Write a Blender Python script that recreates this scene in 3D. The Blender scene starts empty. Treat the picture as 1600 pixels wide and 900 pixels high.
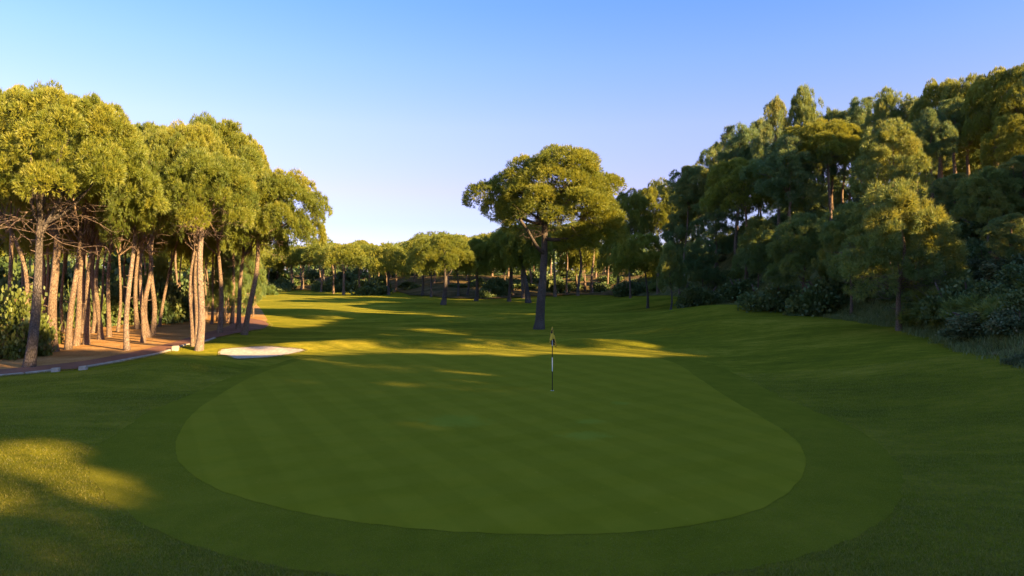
import bpy, math, random
import numpy as np
from math import radians, sin, cos, pi
from mathutils import Vector, geometry

S = bpy.context.scene
COL = S.collection
rng = np.random.default_rng(7)
random.seed(7)

# ------------------------------------------------------------------ camera, sky, sun, exposure
F = 1067.0          # focal length in pixels of the 1600 px wide photograph
CAMH = 4.0
HOR = 430.0         # horizon row
cd = bpy.data.cameras.new("camera"); cam = bpy.data.objects.new("camera", cd); COL.objects.link(cam)
cam.location = (0, 0, CAMH); cam.rotation_euler = (pi/2, 0, 0)
cd.sensor_width = 36; cd.lens = 36*F/1600; cd.shift_y = -(450-HOR)/1600
cd.clip_start = 0.1; cd.clip_end = 5000
S.camera = cam

SUN_EL, SUN_AZ = 17.0, 33.0       # azimuth: degrees behind the +X axis (the sun stands right and a little behind)
sdir = Vector((cos(radians(SUN_AZ))*cos(radians(SUN_EL)), -sin(radians(SUN_AZ))*cos(radians(SUN_EL)), sin(radians(SUN_EL))))
w = bpy.data.worlds.new("World"); S.world = w; w.use_nodes = True
nt = w.node_tree; nt.nodes.clear()
sky = nt.nodes.new("ShaderNodeTexSky"); sky.sky_type = 'NISHITA'; sky.sun_disc = False
sky.sun_elevation = radians(SUN_EL); sky.sun_rotation = radians(90+SUN_AZ)
sky.altitude = 0; sky.air_density = 1.0; sky.dust_density = 0.3; sky.ozone_density = 6.0
bg = nt.nodes.new("ShaderNodeBackground"); bg.inputs[1].default_value = 0.114
wo = nt.nodes.new("ShaderNodeOutputWorld")
gm = nt.nodes.new("ShaderNodeTexCoord"); sp = nt.nodes.new("ShaderNodeSeparateXYZ"); rp = nt.nodes.new("ShaderNodeValToRGB"); mm = nt.nodes.new("ShaderNodeMix")
nt.links.new(gm.outputs['Generated'], sp.inputs[0]); nt.links.new(sp.outputs[2], rp.inputs[0])     # the air is paler and more lavender low down, all round
tints = ((0, (.62, .43, .53)), (.075, (.653, .427, .527)), (.121, (.867, .453, .533)), (.21, (1, .57, .567)), (.295, (.86, .615, .633)), (.367, (.70, .61, .66)), (.7, (.68, .61, .66)))
rp.color_ramp.elements[0].position = 0; rp.color_ramp.elements[1].position = 1
for p, c in tints[1:]: rp.color_ramp.elements.new(p)
for e, (p, c) in zip(list(rp.color_ramp.elements), tints+((1, (.68, .66, .66)),)): e.position = p; e.color = (*c, 1)
mm.data_type = 'RGBA'; mm.blend_type = 'MULTIPLY'; mm.inputs[0].default_value = 1
nt.links.new(sky.outputs[0], mm.inputs[6]); nt.links.new(rp.outputs[0], mm.inputs[7]); nt.links.new(mm.outputs[2], bg.inputs[0]); nt.links.new(bg.outputs[0], wo.inputs[0])

ld = bpy.data.lights.new("sun", 'SUN'); ld.energy = 5.0; ld.color = (1.0, 0.68, 0.32); ld.angle = radians(0.53)
sun = bpy.data.objects.new("sun", ld); COL.objects.link(sun); sun.location = (60, -30, 40)
sun.rotation_euler = sdir.to_track_quat('Z', 'Y').to_euler()

S.view_settings.view_transform = 'Standard'; S.view_settings.look = 'None'
S.view_settings.exposure = 2.15; S.view_settings.gamma = 1
S.render.engine = 'CYCLES'
cy = S.cycles
cy.max_bounces = 6; cy.diffuse_bounces = 4; cy.glossy_bounces = 2; cy.transmission_bounces = 3; cy.transparent_max_bounces = 4
cy.use_denoising = True; cy.caustics_reflective = False; cy.caustics_refractive = False

# ------------------------------------------------------------------ terrain
def ss(a, b, x):
    t = np.clip((x-a)/(b-a), 0, 1); return t*t*(3-2*t)
def gs(x, c, s): return np.exp(-((x-c)/s)**2)
def foot(y):
    return np.interp(y, [-80, 0, 20, 28, 38, 50, 60, 75, 95, 120, 160], [19, 18, 17.5, 19, 22, 22.5, 21, 22, 22, 18, 18])
def ridge_h(y):
    h = np.interp(y, [-90, -60, 95, 135, 400], [6, 10.2, 10.2, 2.0, 2.0])
    return h
def height(x, y):
    x = np.asarray(x, float); y = np.asarray(y, float)
    z = 0.07*np.sin(x*0.23+1.3)*np.sin(y*0.19+.4) + 0.05*np.sin(x*.11-y*.16)
    z = z*ss(8, 16, np.hypot(x-1, (y-22)*0.7)) 
    z += 0.10*(1-ss(7, 12, np.hypot(x, (y-22)*0.6)))                   # green plateau
    yl = 38.3-.012*(x+2)**2*ss(0, 12, np.abs(x+2))
    z += (0.16*gs(y, yl+1.2, 2.4)+0.27*gs(y, yl, .95))*ss(-16, -11, x)*(1-ss(7, 14, x))        # lip behind the green
    z += 0.20*gs(x, -8.0, 2.6)*gs(y, 38.8, 1.3)
    z += 0.30*gs(x, -15.5, 3.4)*gs(y, 38.0, 1.9)                       # bunker face
    z -= 0.22*gs(x, -14.0, 2.3)*gs(y, 35.7, 1.2)
    z += 0.50*gs(x, -13.8, 2.8)*gs(y, 28.5, 4.2)                       # mound left of the green
    z += 0.25*gs(x, -11.0, 3.5)*gs(y, 17, 3.5)
    z += 0.65*gs(x, 13.5, 4.5)*gs(y, 47, 3.5) + 0.45*gs(x, 18, 4)*gs(y, 60, 5) + 0.3*gs(x, 5, 6)*gs(y, 62, 6)
    z -= 0.35*ss(42, 50, y)*(1-ss(60, 100, y))*ss(-25, -15, x)*(1-ss(4, 12, x))
    z += 0.30*np.sin(y*0.21+x*0.08)*ss(50, 70, y)*(1-ss(15, 30, np.abs(x)))
    z += 1.0*ss(9, 22, x) * (1-ss(110, 160, y))                        # rise towards the hill
    f = foot(y); t = (x-f)/12.0
    hill = np.clip(t, 0, 1); hill = hill**1.15
    hill = np.where(t > 0.9, np.minimum(hill, 0.886+0.114*ss(0.9, 1.15, t)), hill)
    drop = 1-0.45*ss(16, 45, x-f)
    z += ridge_h(y)*hill*drop*(1-.52*gs(y+.649*(x-36), 15.7, 2.7)*ss(19, 24, x)-.45*gs(y+.649*(x-36), 28.5, 2.8)*ss(24.5, 28, x))  # two dips added to the ridge to let low sun through
    ff = np.interp(x, [-70, -40, -15, 30], [172, 165, 118, 125])
    z += 3.6*ss(0, 45, y-ff)
    z += 1.6*ss(6, 40, -x-0.40*np.maximum(y, 30)-4)                    # wood floor climbs to the left
    z += 0.05*np.sin(x*1.1)*np.sin(y*.9)*ss(0, 4, x-f)
    return z
def H(x, y): return float(height(x, y))
def spot(px, py):
    """the point of the terrain seen at a pixel of the photograph"""
    dx = (px-800)/F; dz = -(py-HOR)/F
    t = 6.0
    while t < 600:
        if CAMH+dz*t <= H(dx*t, t):
            a, b = t-0.5, t
            for _ in range(12):
                m = (a+b)/2
                if CAMH+dz*m <= H(dx*m, m): b = m
                else: a = m
            return (dx*b, b)
        t += 0.5
    return (dx*600, 600)

# ------------------------------------------------------------------ materials
def newmat(name):
    m = bpy.data.materials.new(name); m.use_nodes = True
    n = m.node_tree; n.nodes.clear()
    out = n.nodes.new("ShaderNodeOutputMaterial")
    return m, n, out
def N(n, t, **kw):
    x = n.nodes.new(t)
    for k, v in kw.items():
        if k in x.inputs: x.inputs[k].default_value = v
        else: setattr(x, k, v)
    return x
def L(n, a, b): n.links.new(a, b)
def noise(n, scale, detail=4, rough=.6, vec=None, dist=0):
    x = N(n, "ShaderNodeTexNoise"); x.inputs['Scale'].default_value = scale; x.inputs['Detail'].default_value = detail
    x.inputs['Roughness'].default_value = rough; x.inputs['Distortion'].default_value = dist
    if vec is not None: L(n, vec, x.inputs['Vector'])
    return x.outputs['Fac']
def ramp(n, fac, stops, inter='LINEAR'):
    r = N(n, "ShaderNodeValToRGB"); r.color_ramp.interpolation = inter
    e = r.color_ramp.elements
    while len(e) < len(stops): e.new(0.5)
    for i, (p, c) in enumerate(stops): e[i].position = p; e[i].color = (*c, 1) if len(c) == 3 else c
    L(n, fac, r.inputs[0]); return r.outputs[0]
def mix(n, fac, a, b, mode='MIX'):
    x = N(n, "ShaderNodeMix", data_type='RGBA', blend_type=mode)
    for s, v in ((0, fac), (6, a), (7, b)):
        if isinstance(v, (int, float)): x.inputs[s].default_value = v
        elif isinstance(v, tuple): x.inputs[s].default_value = (*v, 1)
        else: L(n, v, x.inputs[s])
    return x.outputs[2]
def math_(n, op, a, b=0.0, clamp=False):
    x = N(n, "ShaderNodeMath", operation=op); x.use_clamp = clamp
    for i, v in enumerate((a, b)):
        if isinstance(v, (int, float)): x.inputs[i].default_value = v
        else: L(n, v, x.inputs[i])
    return x.outputs[0]
def mapping(n, scale=(1, 1, 1), rot=(0, 0, 0), loc=(0, 0, 0)):
    tc = N(n, "ShaderNodeTexCoord"); mp = N(n, "ShaderNodeMapping")
    mp.inputs['Scale'].default_value = scale; mp.inputs['Rotation'].default_value = rot; mp.inputs['Location'].default_value = loc
    L(n, tc.outputs['Object'], mp.inputs['Vector']); return mp.outputs[0]
def bump(n, h, dist, strength=1):
    b = N(n, "ShaderNodeBump"); b.inputs['Strength'].default_value = strength; b.inputs['Distance'].default_value = dist
    L(n, h, b.inputs['Height']); return b.outputs[0]
def princ(n, out, col, rough=.9, spec=.2, nrm=None, sheen=0, sheencol=None):
    p = N(n, "ShaderNodeBsdfPrincipled")
    if isinstance(col, tuple): p.inputs['Base Color'].default_value = (*col, 1)
    else: L(n, col, p.inputs['Base Color'])
    p.inputs['Roughness'].default_value = rough; p.inputs['Specular IOR Level'].default_value = spec
    if nrm is not None: L(n, nrm, p.inputs['Normal'])
    if sheen:
        p.inputs['Sheen Weight'].default_value = sheen
        if sheencol: p.inputs['Sheen Tint'].default_value = (*sheencol, 1)
    L(n, p.outputs[0], out.inputs[0]); return p

def grass_mat(name, dark, mid, light, coarse=.25, fine=14, bumpd=.02, mow=None, patches=None, streak=(1, 1, 1)):
    m, n, out = newmat(name)
    v = mapping(n); vs = mapping(n, streak)
    big = noise(n, coarse, 5, .55, vs); small = noise(n, fine, 5, .75, v); med = noise(n, 1.9, 4, .6, vs)
    f = math_(n, 'ADD', math_(n, 'MULTIPLY', big, .42), math_(n, 'ADD', math_(n, 'MULTIPLY', small, .30), math_(n, 'MULTIPLY', med, .28)))
    c = ramp(n, f, [(.36, dark), (.5, mid), (.63, light)])
    if mow:
        for (ang, period, amt, tone) in mow:
            mv = mapping(n, (1, 1, 1), (0, 0, radians(ang)))
            wv = N(n, "ShaderNodeTexWave", wave_type='BANDS', bands_direction='X'); L(n, mv, wv.inputs['Vector'])
            wv.inputs['Scale'].default_value = .314/period; wv.inputs['Distortion'].default_value = .6; wv.inputs['Detail Scale'].default_value = .3
            k = ramp(n, wv.outputs['Fac'], [(.38, (0, 0, 0)), (.62, (1, 1, 1))])
            c = mix(n, math_(n, 'MULTIPLY', k, amt), c, tone)
    if patches:
        pv = noise(n, 7.0, 2, .5, v); c = mix(n, ramp(n, pv, [(.70, (0, 0, 0)), (.76, (.5, .5, .5))]), c, (.34, .26, .03))
        tc = N(n, "ShaderNodeTexCoord")
        pn = noise(n, 3.0, 4, .7, v)
        for (x, y, rx, ry) in patches:
            mp = N(n, "ShaderNodeMapping"); mp.vector_type = 'TEXTURE'
            mp.inputs['Location'].default_value = (x, y, 0); mp.inputs['Scale'].default_value = (rx, ry, 1000)
            L(n, tc.outputs['Object'], mp.inputs['Vector'])
            ln = N(n, "ShaderNodeVectorMath", operation='LENGTH'); L(n, mp.outputs[0], ln.inputs[0])
            d = math_(n, 'ADD', ln.outputs['Value'], math_(n, 'MULTIPLY', math_(n, 'SUBTRACT', pn, .5), 2.2))
            k = ramp(n, d, [(.55, (1, 1, 1)), (1.0, (0, 0, 0))])
            c = mix(n, math_(n, 'MULTIPLY', k, .38), c, (.25, .30, .03))
    hgt = math_(n, 'ADD', noise(n, fine*2.2, 3, .8, v), math_(n, 'MULTIPLY', noise(n, 4, 3, .6, v), 1.2))
    princ(n, out, c, 1.0, .0, bump(n, hgt, bumpd, .9), .035, (.75, .85, .35))
    return m
M = {}
M['rough'] = grass_mat('rough_grass', (.095, .108, .008), (.215, .205, .011), (.420, .330, .030), .22, 13, .05, streak=(.6, 1.5, 1))
M['fringe'] = grass_mat('fringe_grass', (.125, .128, .006), (.178, .166, .008), (.235, .205, .013), .3, 22, .012)

def leaf_mat(name, cols, transl=.42, gl=.07, warm=(.30, .24, .05), brown=None, hue=.05):
    """cols: dark, mid, light foliage; attribute 'tint' runs 0..1 over the tufts"""
    m, n, out = newmat(name)
    at = N(n, "ShaderNodeAttribute", attribute_name='tint')
    oi = N(n, "ShaderNodeObjectInfo")
    f = math_(n, 'ADD', at.outputs['Fac'], math_(n, 'MULTIPLY', math_(n, 'SUBTRACT', oi.outputs['Random'], .5), .30))
    st = [(.0, cols[0]), (.5, cols[1]), (.93, cols[2])]
    if brown: st = [(.03, brown), (.09, cols[0]), (.5, cols[1]), (.93, cols[2])]
    c = ramp(n, f, st)
    d = N(n, "ShaderNodeBsdfDiffuse"); L(n, c, d.inputs[0])
    t = N(n, "ShaderNodeBsdfTranslucent"); L(n, mix(n, .5, c, tuple(min(1, x*1.5) for x in cols[2])), t.inputs[0])
    g = N(n, "ShaderNodeBsdfGlossy"); g.inputs['Roughness'].default_value = .55; g.inputs[0].default_value = (.55, .60, .5, 1)
    mx = N(n, "ShaderNodeMixShader"); mx.inputs[0].default_value = transl
    L(n, d.outputs[0], mx.inputs[1]); L(n, t.outputs[0], mx.inputs[2])
    m2 = N(n, "ShaderNodeMixShader"); m2.inputs[0].default_value = gl
    L(n, mx.outputs[0], m2.inputs[1]); L(n, g.outputs[0], m2.inputs[2])
    L(n, m2.outputs[0], out.inputs[0]); return m
M['stone_needle'] = leaf_mat('stone_pine_needle', ((.085, .140, .018), (.19, .225, .020), (.36, .335, .030)), brown=(.14, .09, .035))
M['dark_needle'] = leaf_mat('aleppo_needle', gl=.08, cols=((.060, .150, .060), (.125, .230, .068), (.32, .29, .050)), brown=(.10, .065, .03))
M['soft_needle'] = leaf_mat('soft_needle', gl=.08, cols=((.090, .165, .045), (.160, .240, .050), (.36, .32, .042)))
M['shrub_leaf'] = leaf_mat('shrub_leaf', ((.048, .090, .030), (.100, .150, .038), (.20, .21, .048)), .25)
M['ivy_leaf'] = leaf_mat('ivy_leaf', ((.06, .09, .015), (.13, .16, .02), (.26, .24, .04)), .3, brown=(.2, .13, .05))
M['flower_leaf'] = leaf_mat('flecked_leaf', ((.050, .085, .028), (.100, .130, .038), (.30, .26, .13)), .2)
M['bank_grass'] = leaf_mat('bank_grass', ((.12, .16, .035), (.20, .235, .055), (.34, .33, .12)), .3)
M['turf_blade'] = leaf_mat('turf_blade', ((.09, .095, .008), (.21, .195, .011), (.42, .34, .04)), .35)
M['twig'] = None

def bark_mat(name, dark, mid, light, sc=1.0):
    m, n, out = newmat(name)
    v = mapping(n, (13*sc, 13*sc, 3.6*sc)); v2 = mapping(n, (1, 1, .5))
    vo = N(n, "ShaderNodeTexVoronoi", feature='DISTANCE_TO_EDGE'); L(n, v, vo.inputs['Vector']); vo.inputs['Scale'].default_value = 1.6
    crack = ramp(n, vo.outputs['Distance'], [(.0, (0, 0, 0)), (.16, (1, 1, 1))])
    f = math_(n, 'ADD', math_(n, 'MULTIPLY', noise(n, 3, 5, .65, v), .6), math_(n, 'MULTIPLY', noise(n, 1.3, 3, .5, v2), .4))
    c = ramp(n, f, [(.34, dark), (.52, mid), (.68, light)])
    c = mix(n, math_(n, 'MULTIPLY', math_(n, 'SUBTRACT', 1, crack), .75), c, tuple(x*.6 for x in dark))
    h = math_(n, 'ADD', crack, math_(n, 'MULTIPLY', noise(n, 5, 4, .7, v), .8))
    princ(n, out, c, .92, .15, bump(n, h, .035, 1)); return m
M['bark'] = bark_mat('pine_bark', (.14, .092, .060), (.32, .225, .150), (.46, .35, .25))
M['pale_bark'] = bark_mat('pale_bark', (.20, .14, .10), (.36, .27, .20), (.50, .40, .31))
M['grey_bark'] = bark_mat('grey_bark', (.085, .068, .055), (.17, .14, .115), (.28, .235, .195))
M['twig'] = bark_mat('dead_twig', (.14, .095, .07), (.25, .18, .14), (.36, .28, .22))

# ------------------------------------------------------------------ object helpers
def tag(o, label=None, cat=None, group=None, kind=None):
    if label:
        assert len(label.split()) <= 16, label
        o['label'] = label
    if cat: o['category'] = cat
    if group: o['group'] = group
    if kind: o['kind'] = kind
    return o
def thing(name, loc, label, cat, group=None):
    o = bpy.data.objects.new(name, None); COL.objects.link(o); o.location = loc
    o.empty_display_size = .3
    return tag(o, label, cat, group)
def link(name, me, parent=None, loc=(0, 0, 0), rot=(0, 0, 0), scale=(1, 1, 1)):
    o = bpy.data.objects.new(name, me); COL.objects.link(o); o.parent = parent
    o.location = loc; o.rotation_euler = rot; o.scale = scale; return o
def mesh_np(name, V, faces, mat, tint=None, smooth=False):
    """V (n,3); faces (m,k) all of one size"""
    me = bpy.data.meshes.new(name); V = np.asarray(V, np.float32); faces = np.asarray(faces, np.int32)
    m, k = faces.shape
    me.vertices.add(len(V)); me.vertices.foreach_set('co', V.ravel())
    me.loops.add(m*k); me.loops.foreach_set('vertex_index', faces.ravel())
    me.polygons.add(m); me.polygons.foreach_set('loop_start', np.arange(0, m*k, k, dtype=np.int32))
    if tint is not None:
        a = me.attributes.new('tint', 'FLOAT', 'POINT'); a.data.foreach_set('value', np.asarray(tint, np.float32))
    me.polygons.foreach_set('use_smooth', np.full(m, smooth))
    if mat: me.materials.append(mat)
    me.update(calc_edges=True); return me
def norm(a): return a/np.maximum(np.linalg.norm(a, axis=-1, keepdims=True), 1e-9)

# ------------------------------------------------------------------ foliage
def needles(P, D, k, length, width, spread, r, tint):
    """k needles (one thin triangle each) out of every tuft point P along D"""
    P = np.repeat(P, k, 0); D = np.repeat(D, k, 0); t = np.repeat(tint, k)
    n = len(P)
    d = norm(D + spread*r.normal(size=(n, 3)))
    s = norm(np.cross(d, r.normal(size=(n, 3))))*width*.5*r.uniform(.7, 1.3, (n, 1))
    ln = length*r.uniform(.65, 1.2, (n, 1))
    V = np.stack([P+s, P-s, P+d*ln], 1).reshape(-1, 3)
    return V, np.repeat(np.clip(t+r.normal(0, .05, n), 0, 1), 3)
def leaves(P, D, size, r, tint, aspect=.5):
    n = len(P)
    d = norm(D + .7*r.normal(size=(n, 3)))
    s = norm(np.cross(d, r.normal(size=(n, 3))))*size*aspect*r.uniform(.7, 1.2, (n, 1))
    ln = size*r.uniform(.7, 1.3, (n, 1))
    V = np.stack([P, P+d*ln*.5+s, P+d*ln, P+d*ln*.5-s], 1).reshape(-1, 3)
    return V, np.repeat(tint, 4)
def sphere_dirs(n, r, zmin=-1.0):
    i = np.arange(n)+.5
    z = 1-(1-zmin)*i/n; ph = i*2.399963+r.uniform(0, 6.28)
    q = np.sqrt(np.maximum(0, 1-z*z))
    D = np.stack([q*np.cos(ph), q*np.sin(ph), z], 1)
    return norm(D+r.normal(0, .12, (n, 3)))
def puff_tufts(C, Nrm, R, per, r, zmin=-.25):
    """tufts over the outer side of each puff: returns points, directions"""
    n = len(C)
    U = norm(r.normal(size=(n, per, 3)))
    side = (U*Nrm[:, None, :]).sum(-1, keepdims=True)
    U = np.where(side < zmin, U-2*side*Nrm[:, None, :], U)
    rad = R[:, None, None]*r.uniform(.55, 1.0, (n, per, 1))
    P = C[:, None, :]+U*rad*np.array([1, 1, .8])
    D = norm(U+.55*Nrm[:, None, :])
    return P.reshape(-1, 3), D.reshape(-1, 3)
def build_crown(name, puffs, per, k, ln, wd, mat, r, spread=.42):
    C, Nr, R, T = puffs
    P, D = puff_tufts(C, Nr, R, per, r)
    t = np.repeat(T, per)+r.normal(0, .10, len(P))
    V, tt = needles(P, D, k, ln, wd, spread, r, np.clip(t, 0, 1))
    return mesh_np(name, V, np.arange(len(V)).reshape(-1, 3), mat, tt)
def stone_puffs(r, n=250, R=4.0, Hh=4.4, pr=.40):
    """cushions over a dome, each cushion covered with puffs, valleys between them"""
    nc = max(18, int(n/7.2)); D = sphere_dirs(nc, r, -.12)
    rad = r.uniform(.78, 1.06, nc)
    zz = np.where(D[:, 2] > 0, D[:, 2]**.85, D[:, 2]*.6)
    CC = np.stack([D[:, 0]*R*rad, D[:, 1]*R*rad, Hh*.17+zz*rad*Hh*.80], 1)*np.array([.86, .86, .93])
    cr = R*r.uniform(.22, .34, nc)*(30/nc)**.5
    Cs, Ns, Ts = [], [], []
    for c, q, d in zip(CC, cr, D):
        k = int(16*r.uniform(.8, 1.2)); U = sphere_dirs(k, r, -.3)
        flip = (U@d) < -.35; U[flip] = U[flip]-2*(U[flip]@d)[:, None]*d
        Cs.append(c+U*q*np.array([1, 1, .72])*r.uniform(.8, 1.05, (k, 1))); Ns.append(norm(U+.5*d+np.array([0, 0, .35])))
        Ts.append(np.clip(r.uniform(.35, .68)+r.normal(0, .09, k), 0, 1))
    C = np.concatenate(Cs); Nr = np.concatenate(Ns); T = np.concatenate(Ts)
    m = int(n*.36); a = r.uniform(0, 6.28, m); q = np.sqrt(r.uniform(.0, .62, m))*R*.8
    Ci = np.stack([np.cos(a)*q, np.sin(a)*q, Hh*(.16+.45*r.uniform(0, 1, m)*(1-(q/R)**2))], 1)
    Ni = norm(np.stack([np.cos(a)*.5, np.sin(a)*.5, np.full(m, .5)], 1)+r.normal(0, .3, (m, 3)))
    Rr = np.concatenate([pr*r.uniform(.7, 1.15, len(C)), pr*1.3*r.uniform(.6, 1.0, m)])
    T = np.concatenate([T, r.uniform(.05, .5, m)])
    tg = [(q*cos(a), q*sin(a), Hh*hz) for a, q, hz in [(j*2*pi/7+r.uniform(-.3, .3), R*r.uniform(.45, .72), r.uniform(.25, .6)) for j in range(7)]]
    tg.append((0, 0, Hh*.7))
    return (np.concatenate([C, Ci]), np.concatenate([Nr, Ni]), Rr, T), tg
def lobed_puffs(r, nl=12, R=3.2, Hh=6.0, pr=.5, per_lobe=22, shape='cloud'):
    Cs, Ns, Rs, Ts, tg = [], [], [], [], []
    for j in range(nl):
        u = (j+.5)/nl
        a = j*2.4+r.uniform(-.4, .4)
        if shape == 'cloud': env = (1-(abs(u-.45)/.62)**2.2); q = R*env*r.uniform(.25, .95)
        elif shape == 'cone': env = (1-u)**.8; q = R*env*r.uniform(.15, .95)
        else: env = math.sqrt(max(0, 1-(u*.98)**2)); q = R*env*r.uniform(.55, .85)
        if u > .9: q *= .3
        c = np.array([cos(a)*q, sin(a)*q, Hh*(.08+.84*u)])
        lr = R*r.uniform(.20, .46)*(1-.25*u)
        if shape == 'cone': lr = R*r.uniform(.22, .46)*(1.15-.6*u)
        D = norm(r.normal(size=(per_lobe, 3))+np.array([0, 0, .25]))
        Cs.append(c+D*lr*np.array([1, 1, r.uniform(.45, .85)])*r.uniform(.45, 1.3, (per_lobe, 1)))
        Ns.append(norm(D+np.array([0, 0, .3]))); Rs.append(pr*r.uniform(.7, 1.15, per_lobe))
        Ts.append(np.clip(r.uniform(.3, .7)+r.normal(0, .08, per_lobe), 0, 1)); tg.append(tuple(c-np.array([0, 0, .15*lr])))
    return (np.concatenate(Cs), np.concatenate(Ns), np.concatenate(Rs), np.concatenate(Ts)), tg

KITS = {}
def kit(kind, i, mesh, tg, R, Hh): KITS.setdefault(kind, []).append((mesh, tg, R, Hh))
for i in range(4):
    r = np.random.default_rng(100+i)
    p, tg = stone_puffs(r)
    kit('stone', i, build_crown('crown', p, 47, 6, .215, .029, M['stone_needle'], r), tg, 4.3, 4.7)
for i in range(4):
    r = np.random.default_rng(200+i)
    p, tg = lobed_puffs(r, 17+i, per_lobe=17, pr=.42)
    kit('aleppo', i, build_crown('crown', p, 36, 6, .30, .032, M['dark_needle'], r, .6), tg, 3.4, 6.3)
for i in range(2):
    r = np.random.default_rng(250+i)
    p, tg = lobed_puffs(r, 20, R=3.0, Hh=5.0, per_lobe=17, pr=.42, shape='dome')
    kit('soft', i, build_crown('crown', p, 40, 6, .28, .03, M['soft_needle'], r, .5), tg, 3.3, 5.2)
for i in range(4):
    r = np.random.default_rng(300+i)
    p, tg = stone_puffs(r, 150, pr=.55)
    kit('stone_far', i, build_crown('crown', p, 15, 4, .42, .085, M['stone_needle'], r), tg, 4.4, 4.8)
for i in range(3):
    r = np.random.default_rng(330+i)
    p, tg = lobed_puffs(r, 10, per_lobe=12, pr=.75)
    kit('aleppo_far', i, build_crown('crown', p, 24, 4, .45, .10, M['dark_needle'], r, .5), tg, 3.5, 6.4)

r = np.random.default_rng(500)                                  # the lone pine: a wide dome, a lower lobe out left, a drooping skirt right
(pc, pn, pr_, pt), tg = stone_puffs(r, 400, R=4.7, Hh=6.2, pr=.50); pc = pc+np.array([1.0, 0, -.3])
def lobe(c, rad, n, r):
    D = sphere_dirs(n, r, -.5)
    return np.array(c)+D*np.array(rad)*r.uniform(.75, 1.05, (n, 1)), norm(D+np.array([0, 0, .3])), .58*r.uniform(.7, 1.1, n), np.clip(r.uniform(.4, .7)+r.normal(0, .12, n), 0, 1)
ext = [lobe(c, rad, n, r) for c, rad, n in (((-4.6, -.3, 2.1), (1.5, 1.5, .95), 50), ((-3.4, -.8, 1.2), (1.4, 1.4, .8), 36), ((-3.0, .3, 3.0), (1.3, 1.4, .8), 34),
    ((4.4, .2, .3), (1.5, 1.8, 1.0), 56), ((3.4, -.4, -.9), (1.6, 1.6, .8), 46), ((4.9, .5, -.7), (1.1, 1.2, .7), 30), ((2.2, .6, -1.3), (1.1, 1.2, .6), 24))]
pz = tuple(np.concatenate([a]+[e[i] for e in ext]) for i, a in enumerate((pc, pn, pr_, pt)))
kit('solo', 0, build_crown('crown', pz, 46, 6, .24, .033, M['stone_needle'], r), tg+[(-4.5, -.3, 2.0), (-3.4, -.8, 1.1), (4.4, .2, .2), (3.4, -.4, -1.0)], 5.9, 5.8)

def shrub_mesh(r, n, size, mat, R=1.0, Hh=.9, needle=False, nl=20):
    lob = sphere_dirs(nl, r, 0.0)*r.uniform(.25, .85, (nl, 1))*np.array([1, 1, .85])
    lr = r.uniform(.12, .36, nl)
    j = r.integers(0, nl, n)
    U = norm(r.normal(size=(n, 3))); U[:, 2] = np.abs(U[:, 2])*np.where(r.random(n) < .75, 1, -1)
    P = lob[j]+U*(lr[j][:, None])*r.uniform(.4, 1.0, (n, 1))*np.where(r.random((n, 1)) < .12, 1.5, 1)
    P[:, 2] = np.maximum(P[:, 2], 0.0)
    P *= np.array([R, R, Hh])
    t = np.clip(.45+r.normal(0, .12, nl)[j]+r.normal(0, .15, n), 0, 1)
    if needle:
        V, tt = needles(P, norm(U+np.array([0, 0, .4])), 5, size*2.2, size*.28, .45, r, t); k = 3
    else:
        V, tt = leaves(P, U, size, r, t); k = 4
    return mesh_np('foliage', V, np.arange(len(V)).reshape(-1, k), mat, tt)
SHR = {'leaf': [shrub_mesh(np.random.default_rng(400+i), 7000, .075, M['shrub_leaf']) for i in range(4)],
       'ivy': [shrub_mesh(np.random.default_rng(420+i), 8000, .06, M['ivy_leaf']) for i in range(2)],
       'fleck': [shrub_mesh(np.random.default_rng(430+i), 8000, .06, M['flower_leaf']) for i in range(2)],
       'needle': [shrub_mesh(np.random.default_rng(440+i), 3200, .09, M['soft_needle'], needle=True) for i in range(2)],
       'far': [shrub_mesh(np.random.default_rng(450+i), 1800, .15, M['shrub_leaf']) for i in range(3)]}

# ------------------------------------------------------------------ trunks and limbs
def tube(pts, rads, sides=8, wob=0.0, r=None, flare=0.0):
    """swept tapered tube, returns V, quads"""
    pts = np.asarray(pts, float); n = len(pts)
    T = norm(np.gradient(pts, axis=0)); up = np.array([0.0, 1.0, 0.0]) if abs(T[0][2]) > .5 else np.array([0, 0, 1.0])
    A = norm(np.cross(T, up)); B = np.cross(T, A)
    a = np.linspace(0, 2*pi, sides, endpoint=False)
    V = []
    for i in range(n):
        rr = rads[i]*(1+(wob*r.normal(size=sides) if wob else 0))
        if flare and i < 2: rr = rr*(1+(flare*(.5+.5*np.sin(a*3+1)) if i == 0 else flare*.35))
        V.append(pts[i]+np.outer(np.cos(a)*rr, A[i])+np.outer(np.sin(a)*rr, B[i]))
    V = np.concatenate(V)
    q = []
    for i in range(n-1):
        for j in range(sides):
            k = (j+1) % sides
            q.append((i*sides+j, i*sides+k, (i+1)*sides+k, (i+1)*sides+j))
    return V, np.array(q)
def curve_pts(a, b, n, bend, r, sag=0.0):
    a = np.asarray(a, float); b = np.asarray(b, float)
    t = np.linspace(0, 1, n)[:, None]; ln = np.linalg.norm(b-a)
    off = r.normal(size=3)*bend*ln; off2 = r.normal(size=3)*bend*.5*ln
    P = a+(b-a)*t + np.sin(t*pi)*off + np.sin(t*2*pi)*off2
    P[:, 2] += (np.sin(t*pi)*sag*ln)[:, 0]
    return P
def tube_obj(name, pts, rads, mat, parent, sides=8, wob=0, r=None, flare=0.0):
    V, q = tube(pts, rads, sides, wob, r, flare)
    return link(name, mesh_np(name, V, q, mat, smooth=True), parent)
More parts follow.
